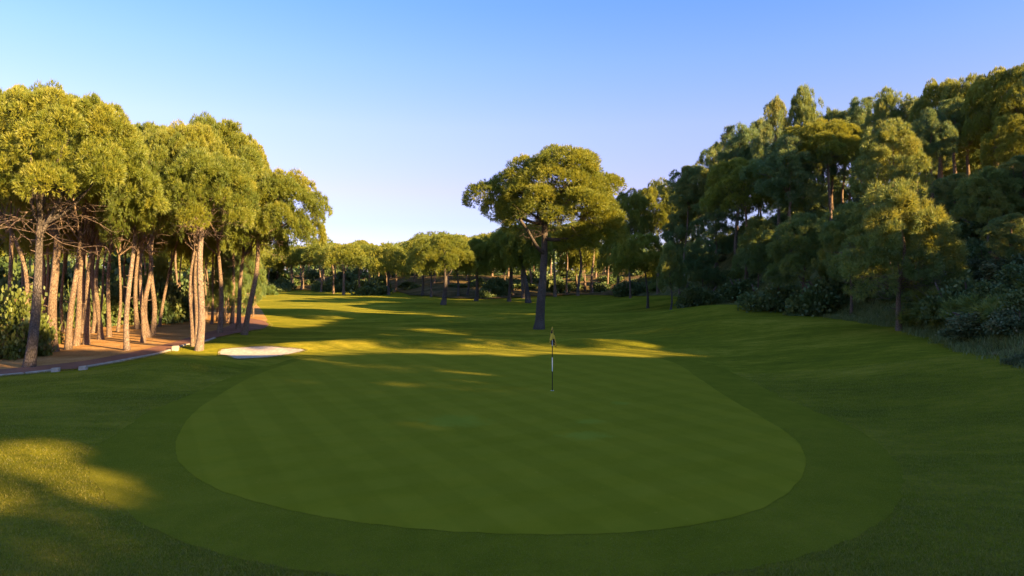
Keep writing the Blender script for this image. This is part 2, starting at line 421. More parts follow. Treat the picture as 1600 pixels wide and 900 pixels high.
def twig_mesh(r, fork, box, n, mat):
    """bare dead twigs under a crown; box = (rx, z0, z1) round the fork"""
    Vs, Fs, o = [], [], 0
    for i in range(n):
        a = r.uniform(0, 6.28); rx, z0, z1 = box
        s = np.array(fork)+np.array([cos(a)*.15, sin(a)*.15, r.uniform(z0, z1)])
        ln = rx*r.uniform(.35, 1.0)
        e = s+np.array([cos(a)*ln, sin(a)*ln, r.uniform(-.35, .45)*ln])
        P = curve_pts(s, e, 6, .12, r, .10)
        w = .020*r.uniform(.5, 1.2)
        V, q = tube(P, np.linspace(w, .006, 6), 3); Vs.append(V); Fs.append(q+o); o += len(V)
        for j in range(r.integers(5, 10)):                               # side twigs
            k = r.integers(2, 6); p0 = P[k-1]
            p1 = p0+np.array([cos(a), sin(a), 0])*ln*.18+r.normal(0, .16*ln**.5, 3)-np.array([0, 0, .05])
            V, q = tube(curve_pts(p0, p1, 3, .1, r), [.011, .008, .004], 3); Vs.append(V); Fs.append(q+o); o += len(V)
    return mesh_np('dead_twigs', np.concatenate(Vs), np.concatenate(Fs), mat)

NT = [0]
def tree(x, y, fork, crown, label, group, kind='stone', bark='bark', tr=.22, name='stone_pine', var=None,
         limbs=6, twigs=0, lean=.02, fork2=None, seg=12, z=None, rotz=None):
    """fork: world (x, y, z) where the trunk divides; crown: (cx, cy, z_bottom, z_top, radius)"""
    NT[0] += 1; r = np.random.default_rng(1000+NT[0])
    z0 = (H(x, y) if z is None else z)-.06
    t = thing(name, (x, y, z0), label, 'tree', group)
    fk = np.array(fork, float)-np.array([x, y, z0])
    P = curve_pts((0, 0, 0), fk, seg, lean, r); P[0] = 0
    tt = np.linspace(0, 1, seg)
    P[:, :2] += (np.array(fk[:2])*0)[None]
    rad = tr*.93*(1-.42*tt); rad[0] *= 1.18; 
    tube_obj('trunk', P, rad, M[bark], t, 10 if tr*683/max(y, 5) > 2 else 7, .03, r, .22)
    if y < 54 and tr >= .14 and group != 'unseen pines added on the ridge to block low sun':
        for q in range(int(r.integers(3, 6))):
            k = int(r.integers(4, seg-1)); a0 = r.uniform(0, 6.28); dv = np.array([cos(a0), sin(a0), r.uniform(-.1, .5)])
            sp_ = P[k]+dv*rad[k]*.7; tube_obj('branch_stub', [sp_, sp_+dv*rad[k]*.5+dv*.06, sp_+dv*(rad[k]*.5+r.uniform(.12, .3))], [.035, .026, .012], M['twig'], t, 5)
    ks = KITS[kind]; me, tg, kR, kH = ks[var % len(ks) if var is not None else int(r.integers(len(ks)))]
    cx, cy_, zb, zt, R = crown
    sx = R/kR; sz = (zt-zb)/kH
    a = r.uniform(0, 6.28) if rotz is None else rotz
    cl = np.array([cx-x, cy_-y, zb-z0])
    link('crown', me, t, tuple(cl), (0, 0, a), (sx, sx, sz))
    sel = list(range(len(tg))); r.shuffle(sel); sel = sel[:limbs]
    for i in sel:
        g = np.array(tg[i]); g = np.array([g[0]*cos(a)-g[1]*sin(a), g[0]*sin(a)+g[1]*cos(a), g[2]])*np.array([sx, sx, sz])+cl
        st = P[-1] if g[2] > fk[2]+.2 else P[-3]
        if kind in ('aleppo', 'cone', 'soft'):
            kk = int(np.clip((g[2]-.6)/max(fk[2], .1)*(seg-1), 2, seg-1)); st = P[kk]
        lr = rad[-1]*r.uniform(.42, .75)
        tube_obj('limb', curve_pts(st, g, 7, .06, r, -.04), np.linspace(lr, lr*.28, 7), M[bark], t, 6)
    if kind in ('aleppo', 'cone', 'soft', 'aleppo_far'):                  # leader through the crown
        g = cl+np.array([0, 0, (zt-zb)*.82])
        if g[2] > fk[2]: tube_obj('leader', curve_pts(P[-1], g, 6, .03, r), np.linspace(rad[-1], .04, 6), M[bark], t, 6)
    if twigs: link('dead_twigs', twig_mesh(r, fk, (R*.85, -min(.9, fk[2]*.2), max(.6, (zb-z0-fk[2])+1.0)), int(twigs*1.6), M['twig']), t)
    if fork2 is not None:                                                # a second stem from low on the trunk
        k0 = int(seg*fork2[0]); e = np.array(fork2[1:])-np.array([x, y, z0])
        tube_obj('stem', curve_pts(P[k0], e, 9, .03, r), np.linspace(rad[k0]*.62, rad[-1]*.5, 9), M[bark], t, 8)
    return t
def ptree(base, fork, box, label, group=None, d=None, depth=0, zfit=None, **kw):
    """a tree measured in the photograph: base pixel (or distance d), fork pixel, crown box (l, r, t, b)"""
    if d is None: x, y = spot(*base)
    else: x, y = (base[0]-800)/F*d, d
    W = lambda px, py, dd: ((px-800)/F*dd, dd, CAMH-(py-HOR)/F*dd)
    fx, fy, fz = W(fork[0], fork[1], y)
    l, rr, t_, b = box; R = (rr-l)/2/F*y
    cx = W((l+rr)/2, 0, y)[0]
    zb = W(0, b, y)[2]; zt = W(0, t_, y)[2]
    return tree(x, y, (fx, fy, fz), (cx, y+depth, zb, zt, R), label, group, **kw)
NSH = [0]
def shrub(x, y, R, Hh, kind, label, group=None, name='shrub', z=None, cat='shrub', stems=3, sink=.1):
    NSH[0] += 1; r = np.random.default_rng(5000+NSH[0])
    z0 = (H(x, y) if z is None else z)-sink
    t = thing(name, (x, y, z0), label, cat, group)
    me = SHR[kind][int(r.integers(len(SHR[kind])))]
    link('foliage', me, t, (0, 0, 0), (0, 0, r.uniform(0, 6.28)), (R, R*r.uniform(.85, 1.1), Hh))
    for i in range(stems):
        a = r.uniform(0, 6.28)
        tube_obj('stem', curve_pts((0, 0, 0), (cos(a)*R*.5, sin(a)*R*.5, Hh*.65), 5, .06, r), np.linspace(.05, .015, 5)*max(R, .6), M['twig'], t, 5)
    return t

# ------------------------------------------------------------------ ground
def axis(lo, hi, a, b, s0, g):
    """coordinates from lo to hi, s0 apart inside a..b, growing by g outside"""
    mid = list(np.arange(a, b+1e-6, s0)); st = s0; x = mid[-1]; up = []
    while x < hi: st = st*g; x += st; up.append(x)
    st = s0; x = mid[0]; dn = []
    while x > lo: st = st*g; x -= st; dn.append(x)
    return np.array(dn[::-1]+mid+up)
gx = axis(-900, 900, -24, 30, .36, 1.045); gy = axis(-90, 1500, 8, 48, .36, 1.028)
XX, YY = np.meshgrid(gx, gy); ZZ = height(XX, YY)
V = np.stack([XX.ravel(), YY.ravel(), ZZ.ravel()], 1); nx, ny = len(gx), len(gy)
ii = (np.arange(ny-1)[:, None]*nx+np.arange(nx-1)[None]).ravel()
g = link('ground', mesh_np('ground', V, np.stack([ii, ii+1, ii+nx+1, ii+nx], 1), M['rough'], smooth=True)); tag(g, kind='structure')

def smooth_loop(pts, n=8):
    P = np.array(pts, float); m = len(P); out = []
    for i in range(m):
        p0, p1, p2, p3 = P[i-1], P[i], P[(i+1) % m], P[(i+2) % m]
        for j in range(n):
            t = j/n
            out.append(.5*((2*p1)+(-p0+p2)*t+(2*p0-5*p1+4*p2-p3)*t*t+(-p0+3*p1-3*p2+p3)*t**3))
    return np.array(out)
def inside(P, poly):
    x, y = P[:, 0], P[:, 1]; c = np.zeros(len(P), bool); j = len(poly)-1
    for i in range(len(poly)):
        xi, yi = poly[i]; xj, yj = poly[j]
        k = ((yi > y) != (yj > y)) & (x < (xj-xi)*(y-yi)/(yj-yi+1e-12)+xi)
        c ^= k; j = i
    return c
def sheet(name, loop, sp, lift, mat, xs=None, ys=None):
    loop = np.array(loop)
    lo, hi = loop.min(0), loop.max(0)
    A, B = np.meshgrid(np.arange(lo[0], hi[0], sp), np.arange(lo[1], hi[1], sp)) if xs is None else np.meshgrid(xs, ys)
    G = np.stack([A.ravel(), B.ravel()], 1); G = G[inside(G, loop)]
    # keep grid points a little off the outline
    d = np.min(np.linalg.norm(G[:, None, :]-loop[None], axis=2), axis=1) if len(G)*len(loop) < 4e6 else np.full(len(G), 9)
    G = G[d > sp*.45]
    P = [Vector(p) for p in loop]+[Vector(p) for p in G]
    nL = len(loop); E = [(i, (i+1) % nL) for i in range(nL)]
    vs, es, fs, *_ = geometry.delaunay_2d_cdt(P, E, [], 1, 1e-5)
    q = np.array([tuple(v) for v in vs]); z = height(q[:, 0], q[:, 1])+lift
    me = mesh_np(name, np.column_stack([q, z]), np.array([f for f in fs if len(f) == 3]), mat, smooth=True)
    return tag(link(name, me), kind='structure')
SP = lambda L_: [spot(*p) for p in L_]

green_px = [(274, 705), (285, 668), (320, 632), (372, 600), (425, 577), (490, 560), (580, 552), (700, 550), (860, 550), (985, 553), (1050, 566),
            (1090, 590), (1135, 620), (1195, 655), (1243, 688), (1259, 724), (1240, 762), (1185, 797), (1090, 820), (990, 832), (890, 836), (760, 834),
            (640, 826), (520, 811), (420, 790), (340, 765), (292, 735)]
def wander(P, amp):
    k = np.arange(len(P)); return P+amp*np.stack([np.sin(k*.9)+.6*np.sin(k*2.3+1)+.4*np.sin(k*4.1), np.cos(k*1.1)+.6*np.sin(k*2.9)+.4*np.cos(k*5.3)], 1)
green_loop = wander(smooth_loop(SP(green_px), 10), .011)
fringe_px = [(138, 735), (150, 700), (196, 668), (250, 636), (340, 598), (420, 572), (500, 551), (620, 547), (860, 545), (1010, 549), (1060, 556), (1117, 571), (1165, 592), (1219, 620),
             (1290, 650), (1355, 681), (1398, 720), (1411, 755), (1397, 797), (1340, 838), (1261, 868), (1150, 893), (1000, 908), (800, 915), (600, 905), (430, 885), (280, 845), (180, 790)]
fringe_loop = wander(smooth_loop(SP(fringe_px), 10), .022)
patch = [(*spot(712, 658), .95, .8), (*spot(921, 659), .42, .4), (*spot(917, 681), .75, .5), (*spot(968, 630), .4, .35)]
M['green'] = grass_mat('green_grass', (.205, .185, .008), (.250, .215, .010), (.295, .240, .014), .35, 30, .004,
                       mow=[(62, 1.3, .30, (.27, .235, .016)), (-28, 1.3, .22, (.160, .145, .005))], patches=patch)
sheet('fringe', fringe_loop, .36, .006, M['fringe'])
sheet('putting_green', green_loop, .34, .012, M['green'])

# bunker sand
m, n, out = newmat('bunker_sand'); v = mapping(n); vr = mapping(n, (1, 6, 1), (0, 0, .3))
c = ramp(n, noise(n, 6, 4, .6, v), [(.35, (.50, .40, .30)), (.65, (.66, .56, .44))])
h = math_(n, 'ADD', noise(n, 9, 3, .6, vr), noise(n, 40, 3, .7, v)); princ(n, out, c, .95, .1, bump(n, h, .03, .8)); M['sand'] = m
bunk_px = [(341, 550), (358, 544), (400, 541), (442, 542), (480, 547), (460, 553), (430, 558), (395, 561), (364, 561), (347, 556)]
sheet('bunker_sand', smooth_loop(SP(bunk_px), 5), .3, .012, M['sand'])

# soil of the wood, strewn with needles
def soil_mat(name, a, b, c_, sc=1.0):
    m, n, out = newmat(name); v = mapping(n)
    f = math_(n, 'ADD', math_(n, 'MULTIPLY', noise(n, .6*sc, 5, .6, v), .5), math_(n, 'MULTIPLY', noise(n, 9*sc, 5, .8, v), .5))
    c = ramp(n, f, [(.36, a), (.5, b), (.64, c_)])
    princ(n, out, c, 1, .0, bump(n, math_(n, 'ADD', noise(n, 14, 4, .8, v), noise(n, 2.5, 3, .6, v)), .05, 1)); return m
M['soil'] = soil_mat('needle_soil', (.28, .14, .045), (.47, .255, .09), (.60, .37, .16))
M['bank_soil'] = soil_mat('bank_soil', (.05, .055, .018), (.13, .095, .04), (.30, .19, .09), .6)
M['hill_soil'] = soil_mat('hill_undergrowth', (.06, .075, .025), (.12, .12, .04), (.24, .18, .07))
kerb_px = [(-90, 598), (-40, 592), (0, 588), (50, 584), (95, 579), (123, 577), (170, 569), (215, 560), (248, 553), (272, 546), (300, 538), (335, 529), (365, 522),
           (392, 517), (411, 514), (420, 508), (412, 502)]
inner_px = [(385, 497), (360, 496), (352, 502), (362, 507), (350, 513), (325, 520), (290, 530), (250, 541), (205, 552), (140, 564), (85, 571), (0, 579), (-90, 586)]
KW = [spot(*p) for p in kerb_px]; IW = [spot(*p) for p in inner_px]
def open_smooth(P, n=6):
    P = [tuple(2*np.array(P[0])-np.array(P[1]))]+list(P)+[tuple(2*np.array(P[-1])-np.array(P[-2]))]
    P = np.array(P); out = []
    for i in range(1, len(P)-2):
        for j in range(n):
            t = j/n; p0, p1, p2, p3 = P[i-1:i+3]
            out.append(.5*((2*p1)+(-p0+p2)*t+(2*p0-5*p1+4*p2-p3)*t*t+(-p0+3*p1-3*p2+p3)*t**3))
    return out+[P[-2]]
kerb_line = open_smooth(KW)
m, n, out = newmat('red_asphalt'); v = mapping(n)
c = ramp(n, math_(n, 'ADD', math_(n, 'MULTIPLY', noise(n, .8, 4, .6, v), .6), math_(n, 'MULTIPLY', noise(n, 30, 3, .8, v), .4)), [(.35, (.19, .085, .05)), (.65, (.30, .145, .09))])
princ(n, out, c, .9, .15, bump(n, noise(n, 60, 3, .8, v), .01, 1)); M['path'] = m
soil_loop = [tuple(p) for p in open_smooth(KW[:15])]+[spot(418, 500), spot(408, 484), spot(400, 474), spot(404, 462), (-56, 150), (-80, 175), (-150, 170), (-150, 10), (-40, 14)]
_xs = axis(-150, 0, -34, -10, .6, 1.08); _ys = axis(10, 175, 22, 60, .6, 1.05)
sheet('forest_floor', soil_loop, 1.0, .03, M['soil'], _xs, _ys)
sheet('path', [tuple(p) for p in kerb_line]+[tuple(p) for p in open_smooth(IW)], .4, .055, M['path'])
# bare banks under the far trees
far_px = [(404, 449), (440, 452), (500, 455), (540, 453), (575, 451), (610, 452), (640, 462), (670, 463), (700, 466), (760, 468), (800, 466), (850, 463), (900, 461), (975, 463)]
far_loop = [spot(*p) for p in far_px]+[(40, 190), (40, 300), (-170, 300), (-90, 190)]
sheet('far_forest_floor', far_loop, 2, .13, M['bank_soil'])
# wooded hillside on the right
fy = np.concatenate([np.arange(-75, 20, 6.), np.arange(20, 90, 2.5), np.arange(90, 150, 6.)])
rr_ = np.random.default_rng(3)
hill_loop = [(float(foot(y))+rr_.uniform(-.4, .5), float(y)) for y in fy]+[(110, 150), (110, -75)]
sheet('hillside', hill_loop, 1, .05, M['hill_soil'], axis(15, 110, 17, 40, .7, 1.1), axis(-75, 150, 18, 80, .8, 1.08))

# ------------------------------------------------------------------ kerb along the path
m, n, out = newmat('kerb_stone'); v = mapping(n)
c = ramp(n, noise(n, 3.5, 5, .7, v), [(.35, (.30, .25, .19)), (.65, (.50, .44, .35))])
princ(n, out, c, .9, .15, bump(n, noise(n, 12, 4, .7, v), .02, 1)); M['kerb'] = m
def block(name, a, b, wdt, hgt, parent, mat, r):
    """a weathered stone bar from a to b (ground points), chamfered, slightly uneven"""
    a = np.array(a); b = np.array(b); d = (b-a)/np.linalg.norm(b-a); s = np.array([-d[1], d[0]])
    c = .02; V = []
    za, zb = H(*a), H(*b)
    for t, ze in ((0, za), (.04, za), (.96, zb), (1, zb)):
        p = a+(b-a)*t; e = 0 if 0 < t < 1 else c
        for (u, h) in ((-wdt/2+e, -.08), (-wdt/2+e, hgt-c-e), (-wdt/2+c+e, hgt-e), (wdt/2-c-e, hgt-e), (wdt/2-e, hgt-c-e), (wdt/2-e, -.08)):
            q = p+s*u; V.append((q[0], q[1], (za+(zb-za)*t)+h+r.uniform(-.008, .008)))
    Fq = []
    for i in range(3):
        for j in range(6): k = (j+1) % 6; Fq.append((i*6+j, (i+1)*6+j, (i+1)*6+k, i*6+k))
    me = bpy.data.meshes.new(name); O = np.array([a[0], a[1], 0])
    me.from_pydata([tuple(np.array(v)-O) for v in V], [], Fq+[(5, 4, 3, 2, 1, 0), (18, 19, 20, 21, 22, 23)]); me.materials.append(mat)
    o = link(name, me, parent, (a[0], a[1], 0)); return o
def kerb_run(px, py_list, label, seglen, wdt, hgt, seed):
    r = np.random.default_rng(seed)
    P = np.array(open_smooth([spot(*p) for p in py_list], 8)); s = np.concatenate([[0], np.cumsum(np.linalg.norm(np.diff(P, axis=0), axis=1))])
    t = thing('path_kerb', (0, 0, 0), label, 'kerb', None)
    u = 0
    while u < s[-1]-.25:
        e = min(s[-1], u+seglen*r.uniform(.8, 1.2))
        a = [np.interp(u+.02, s, P[:, i]) for i in (0, 1)]; b = [np.interp(e-.02, s, P[:, i]) for i in (0, 1)]
        block('kerb_stone', a, b, wdt, hgt*r.uniform(.85, 1.1), t, M['kerb'], r); u = e
    return t
t1 = kerb_run(0, kerb_px[1:5], 'pale kerb running off the left edge of the picture beside the red path', 1.9, .15, .09, 11)
t2 = kerb_run(0, kerb_px[5:12], 'long pale kerb curving between the red path and the grass towards the white barked pine', 1.7, .15, .09, 12)
def kerb_post(px, py, label, w=.28, h=.17):
    x, y = spot(px, py); r = np.random.default_rng(int(px)); a = (x-w/2, y-.02); b = (x+w/2, y+.02)
    o = block('end_stone', a, b, w*.8, h, None, M['kerb'], r)
    tag(o, label, 'kerb stone')
kerb_post(87, 581, 'squat square stone ending the kerb left of the gap onto the path')
kerb_post(130, 578, 'squat square stone starting the kerb right of the gap onto the path')
kerb_post(274, 548, 'low square stone on the kerb just left of the white barked pine', .3, .26)

# ------------------------------------------------------------------ flag
fx, fy_ = spot(863, 611); fz = H(fx, fy_)+.012
m, n, out = newmat('black_paint'); princ(n, out, (.012, .012, .012), .4, .4); M['black'] = m
m, n, out = newmat('white_paint'); princ(n, out, (.75, .75, .72), .4, .4); M['white'] = m
def cloth(nm, c):
    m, n, out = newmat(nm); v = mapping(n)
    cc = mix(n, math_(n, 'MULTIPLY', noise(n, 20, 3, .6, v), .25), c, tuple(x*.6 for x in c)); princ(n, out, cc, .75, .2, bump(n, noise(n, 150, 2, .5, v), .002, .5)); return m
M['yellow_cloth'] = cloth('yellow_cloth', (.75, .50, .05)); M['black_cloth'] = cloth('black_cloth', (.015, .013, .012))
pxm = fy_/F                                                     # metres in a photograph pixel at the pole
ft = thing('flagstick', (fx, fy_, fz), 'golf flagstick with black and white bands and a limp yellow and black chequered flag', 'golf flag')
for (p0, p1, mt, rad) in ((611, 580.7, 'black', .015), (580.7, 559, 'white', .016), (559, 541, 'black', .015), (541, 514, 'white', .013)):
    z0, z1 = (611-p0)*pxm, (611-p1)*pxm
    V, q = tube([(0, 0, z0), (0, 0, (z0+z1)/2), (0, 0, z1)], [rad]*3, 10)
    link('pole_band', mesh_np('pole_band', V, q, M[mt], smooth=True), ft)
V, q = tube([(0, 0, 99*pxm-.03), (0, 0, 99*pxm-.015), (0, 0, 99*pxm+.012), (0, 0, 99*pxm+.02)], [.015, .021, .021, .008], 10)
link('pole_cap', mesh_np('pole_cap', V, q, M['yellow_cloth'], smooth=True), ft)
# the flag hangs folded round the top of the pole: a pleated cone of chequered cloth
nu, nv = 30, 72
ztop, zbot = 98*pxm, 74*pxm
Vf, Ff, Mi = [], [], []
for i in range(nu+1):
    u = i/nu
    for j in range(nv+1):
        a = j/nv*2*pi*1.06-.6
        ra = .020+.085*u**.9*(1+.30*sin(3*a+1.5*u)+.10*sin(7*a+1))*(.6+.4*abs(cos(a)))
        zz = ztop+(zbot-ztop)*u*(1+.20*sin(a*1.0+.6)+.07*sin(5*a))
        Vf.append((cos(a)*ra*1.05, sin(a)*ra*.75+.01, zz))
for i in range(nu):
    for j in range(nv):
        k = i*(nv+1)+j; Ff.append((k, k+1, k+nv+2, k+nv+1)); Mi.append(int(((i+3)//8+(j+4)//16) % 3 == 1))
me = mesh_np('flag_cloth', Vf, np.array(Ff), M['yellow_cloth'], smooth=True); me.materials.append(M['black_cloth'])
me.polygons.foreach_set('material_index', np.array(Mi, np.int32)); fl = link('flag_cloth', me, ft)
sd = fl.modifiers.new('thickness', 'SOLIDIFY'); sd.thickness = .002
# cup sunk in the green: rim ring
V, q = tube([(0, 0, .003), (0, 0, .010)], [.056, .052], 24); link('hole_cup', mesh_np('hole_cup', V, q, M['white'], smooth=True), ft)

# ------------------------------------------------------------------ left grove
GL = 'stone pines of the left grove'
ptree((45, 575), (62, 352), (-12, 224, 146, 322), 'foremost stone pine of the left grove, forked above a grey trunk shaded at its foot', GL,
      bark='grey_bark', tr=.235, limbs=8, twigs=26, var=0, fork2=(.86, (92-800)/F*29.2, 29.6, 4+(430-292)/F*29.4))
ptree((83, 550), (90, 372), (-40, 140, 135, 300), 'stout straight pine trunk standing just right of the foremost forked pine', GL, tr=.27, twigs=10, var=1)
ptree((107, 547), (126, 378), (60, 200, 150, 310), 'slim pine leaning right, left one of the close leaning pair behind the path', GL, tr=.18, twigs=8, var=2)
ptree((119, 541), (129, 385), (60, 190, 165, 310), 'slim pine leaning right, right one of the close leaning pair behind the path', GL, tr=.18, var=3)
ptree((135, 539), (143, 392), (85, 230, 175, 330), 'straight orange lit pine just right of the close leaning pair', GL, tr=.19, twigs=8, var=4)
ptree((146, 521), (147, 400), (90, 210, 190, 320), 'thin pine seen behind the straight orange lit pine, its base flared', GL, tr=.17, var=0)
ptree((158, 531), (154, 400), (110, 225, 200, 330), 'pine whose trunk splits low into a V of two stems', GL, tr=.17, fork2=(.30, (163-800)/F*42, 42.3, 4+(430-385)/F*42), var=1)
ptree((171, 527), (172, 395), (120, 240, 205, 330), 'thin straight pine right of the pine with the low V of two stems', GL, tr=.15, var=2)
ptree((184, 519), (186, 400), (140, 250, 200, 330), 'thin dark pine in shade left of the pale forked pine', GL, tr=.12, var=3)
ptree((199, 548), (212, 366), (165, 285, 232, 380), 'pale slender pine that divides into two parallel stems by the path', GL, bark='pale_bark', tr=.155, twigs=10, var=4,
      fork2=(.45, (204-800)/F*36.2, 36.5, 4+(430-352)/F*36.2))
ptree((224, 536), (221, 395), (180, 270, 215, 345), 'dark limbed pine right of the pale two stemmed pine, lit low on its trunk', GL, tr=.15, var=0)
ptree((232, 528), (232, 380), (195, 300, 190, 320), 'left one of two pines crossing close together beyond the dirt clearing', GL, tr=.19, var=1)
ptree((238, 525), (238, 372), (200, 310, 192, 330), 'right one of two pines crossing close together beyond the dirt clearing', GL, tr=.18, var=2, twigs=8)
ptree((249, 511), (278, 374), (235, 340, 230, 350), 'thin pine leaning strongly to the right beyond the clearing', GL, tr=.13, var=3)
ptree((301, 541), (304, 392), (215, 330, 205, 340), 'reddish pine directly left of and touching the white barked pine', GL, tr=.11, var=4)
ptree((306, 538), (309, 385), (240, 360, 192, 330), 'second reddish pine squeezed against the white barked pine', GL, tr=.12, var=0)
ptree((311, 547), (316, 352), (236, 402, 226, 358), 'bright white barked stone pine beside the bunker, widest crown of the middle grove', GL, bark='pale_bark', tr=.215, limbs=8, twigs=16, var=1,
      fork2=(.9, (330-800)/F*36.5, 36.8, 4+(430-300)/F*36.5))
ptree((343, 521), (342, 400), (260, 418, 180, 330), 'tall pine hidden behind the white barked one, its crown topping the grove skyline', GL, tr=.2, var=2)
ptree((372, 515), (380, 400), (325, 452, 246, 392), 'shaded pine trunk immediately left of the last leaning pine by the fairway', GL, tr=.2, var=3, twigs=10)
ptree((382, 523), (403, 368), (362, 508, 264, 392), 'last stone pine of the grove by the fairway, leaning right over the path bend', GL, tr=.22, limbs=8, var=4, twigs=12)
ptree((8, 0), (12, 350), (-70, 48, 175, 330), 'stone pine at the left edge of the picture with a thin curved trunk', GL, d=33, tr=.14, lean=.06, var=2, twigs=8)
ptree((19, 0), (18, 360), (-40, 90, 128, 270), 'reddish pine rising out of the left side of the ivy mound', GL, d=40, tr=.16, var=3)
# crowns that make the skyline behind the front row
for (px, d, l, r_, t_, b, lab) in ((60, 44, 5, 140, 128, 280, 'tall pine behind the foremost forked pine, peak of the left skyline'),
                                   (130, 46, 75, 200, 143, 290, 'tall pine filling the skyline right of the leftmost peak'),
                                   (215, 50, 165, 290, 188, 320, 'tall pine filling the dip in the skyline of the left grove'),
                                   (300, 52, 262, 372, 178, 310, 'tall pine whose rounded top stands highest over the white barked pine'),
                                   (362, 56, 320, 425, 205, 340, 'tall pine at the right shoulder of the grove skyline')):
    ptree((px, 0), (px+3, 385), (l, r_, t_, b), lab, GL, d=d, tr=.18, limbs=4)
# thin trunks deeper in, seen between the white barked pine and the leaning one
deep = 'thin pines deep in the left grove'
for (px, py, fpx, tr_) in ((331, 507, 333, .12), (340, 503, 343, .14), (349, 506, 352, .13), (357, 503, 357, .10), (364, 499, 366, .10), (265, 497, 268, .12), (283, 493, 284, .11),
                           (322, 498, 324, .12), (212, 507, 212, .13), (193, 508, 196, .12), (128, 515, 131, .12), (100, 519, 101, .12), (70, 521, 74, .13)):
    x, y = spot(px, py)
    ptree((px, py), (fpx, 395), (px-52, px+52, 250+int(rr_.uniform(0, 40)), 395), 'thin pine standing among others in deep shade behind the front row of the grove', deep, tr=tr_, limbs=3)
# understorey
shrub(*spot(28, 557), 2.3, 4.6, 'ivy', 'tall mound of yellow green ivy behind the foremost forked pine', stems=4, name='ivy_mound', cat='ivy')
shrub(*spot(-35, 560), 2.2, 3.6, 'ivy', 'lower ivy mound cut by the left edge of the picture', stems=4, name='ivy_mound', cat='ivy')
shrub(*spot(70, 538), 1.2, 2.4, 'ivy', 'narrow ivy bush between the foremost forked pine and the stout straight pine', stems=3, name='ivy_bush', cat='ivy')
shrub(*spot(417, 461), 2.8, 2.6, 'needle', 'small golden lit bush at the fairway edge where the grove ends')
for (px, d, l, r_, t_, b, lab) in ((352, 57, 322, 392, 388, 486, 'young golden green pine with foliage down to the ground behind the white barked pine'),
                                   (395, 66, 366, 420, 392, 470, 'young golden green pine under the last leaning pine'),
                                   (246, 60, 224, 275, 405, 500, 'young green pine in the gap beyond the clearing')):
    ptree((px, 0), (px, 455), (l, r_, t_, b), lab, d=d, kind='soft', tr=.09, limbs=8, name='young_pine')
# the wood behind: trees and undergrowth filling the dark
rw = np.random.default_rng(21)
wood = 'pines in the wood behind the left grove'
cnt = 0
while cnt < 58:
    y = rw.uniform(50, 150); x = rw.uniform(-.80*y-8, -.395*y-1)
    if y < 60 and x > -.52*y: continue
    hgt = rw.uniform(9.5, 12.5); z0 = H(x, y); R = rw.uniform(2.8, 3.8)
    top = CAMH+(430-np.interp(800+F*x/y, [0, 120, 200, 300, 360, 400, 440], [175, 185, 225, 225, 260, 330, 385]))/F*y
    zt = min(z0+hgt, top); zb = zt-4.6
    if zb < z0+2.4: zb = z0+2.4
    tree(x, y, (x+rw.uniform(-.5, .5), y, zb+.3), (x, y, zb, zt, R), 'pine standing among many others in the dark wood behind the left grove', wood,
         kind='stone_far' if y > 62 else 'stone', tr=rw.uniform(.13, .2), limbs=3, seg=8)
    cnt += 1
for i in range(46):
    y = rw.uniform(50, 120); x = rw.uniform(-.8*y-4, -.41*y-1.0)
    if i < 16: y = rw.uniform(48, 66); x = rw.uniform(-.78*y, -.56*y)
    shrub(x, y, rw.uniform(1.8, 3.4), rw.uniform(1.8, 4.2), 'leaf' if y < 80 else 'far', 'dark green bush among others under the pines of the left wood', 'undergrowth bushes of the left wood', stems=1)

for i in range(34):
    y = rw.uniform(84, 150); x = rw.uniform(-.85*y, -.42*y-2)
    shrub(x, y, rw.uniform(3.5, 5.5), rw.uniform(5, 8), 'far', 'tall dark thicket among others deep in the left wood', 'thickets deep in the left wood', stems=0, name='thicket', cat='thicket')
for i in range(16):
    y = rw.uniform(52, 70); x = rw.uniform(-.80*y, -.50*y)
    shrub(x, y, rw.uniform(2.2, 3.2), rw.uniform(4, 6), 'leaf', 'high dark thicket behind the trunks of the left grove', 'high thickets behind the left grove', stems=0, name='thicket', cat='thicket')

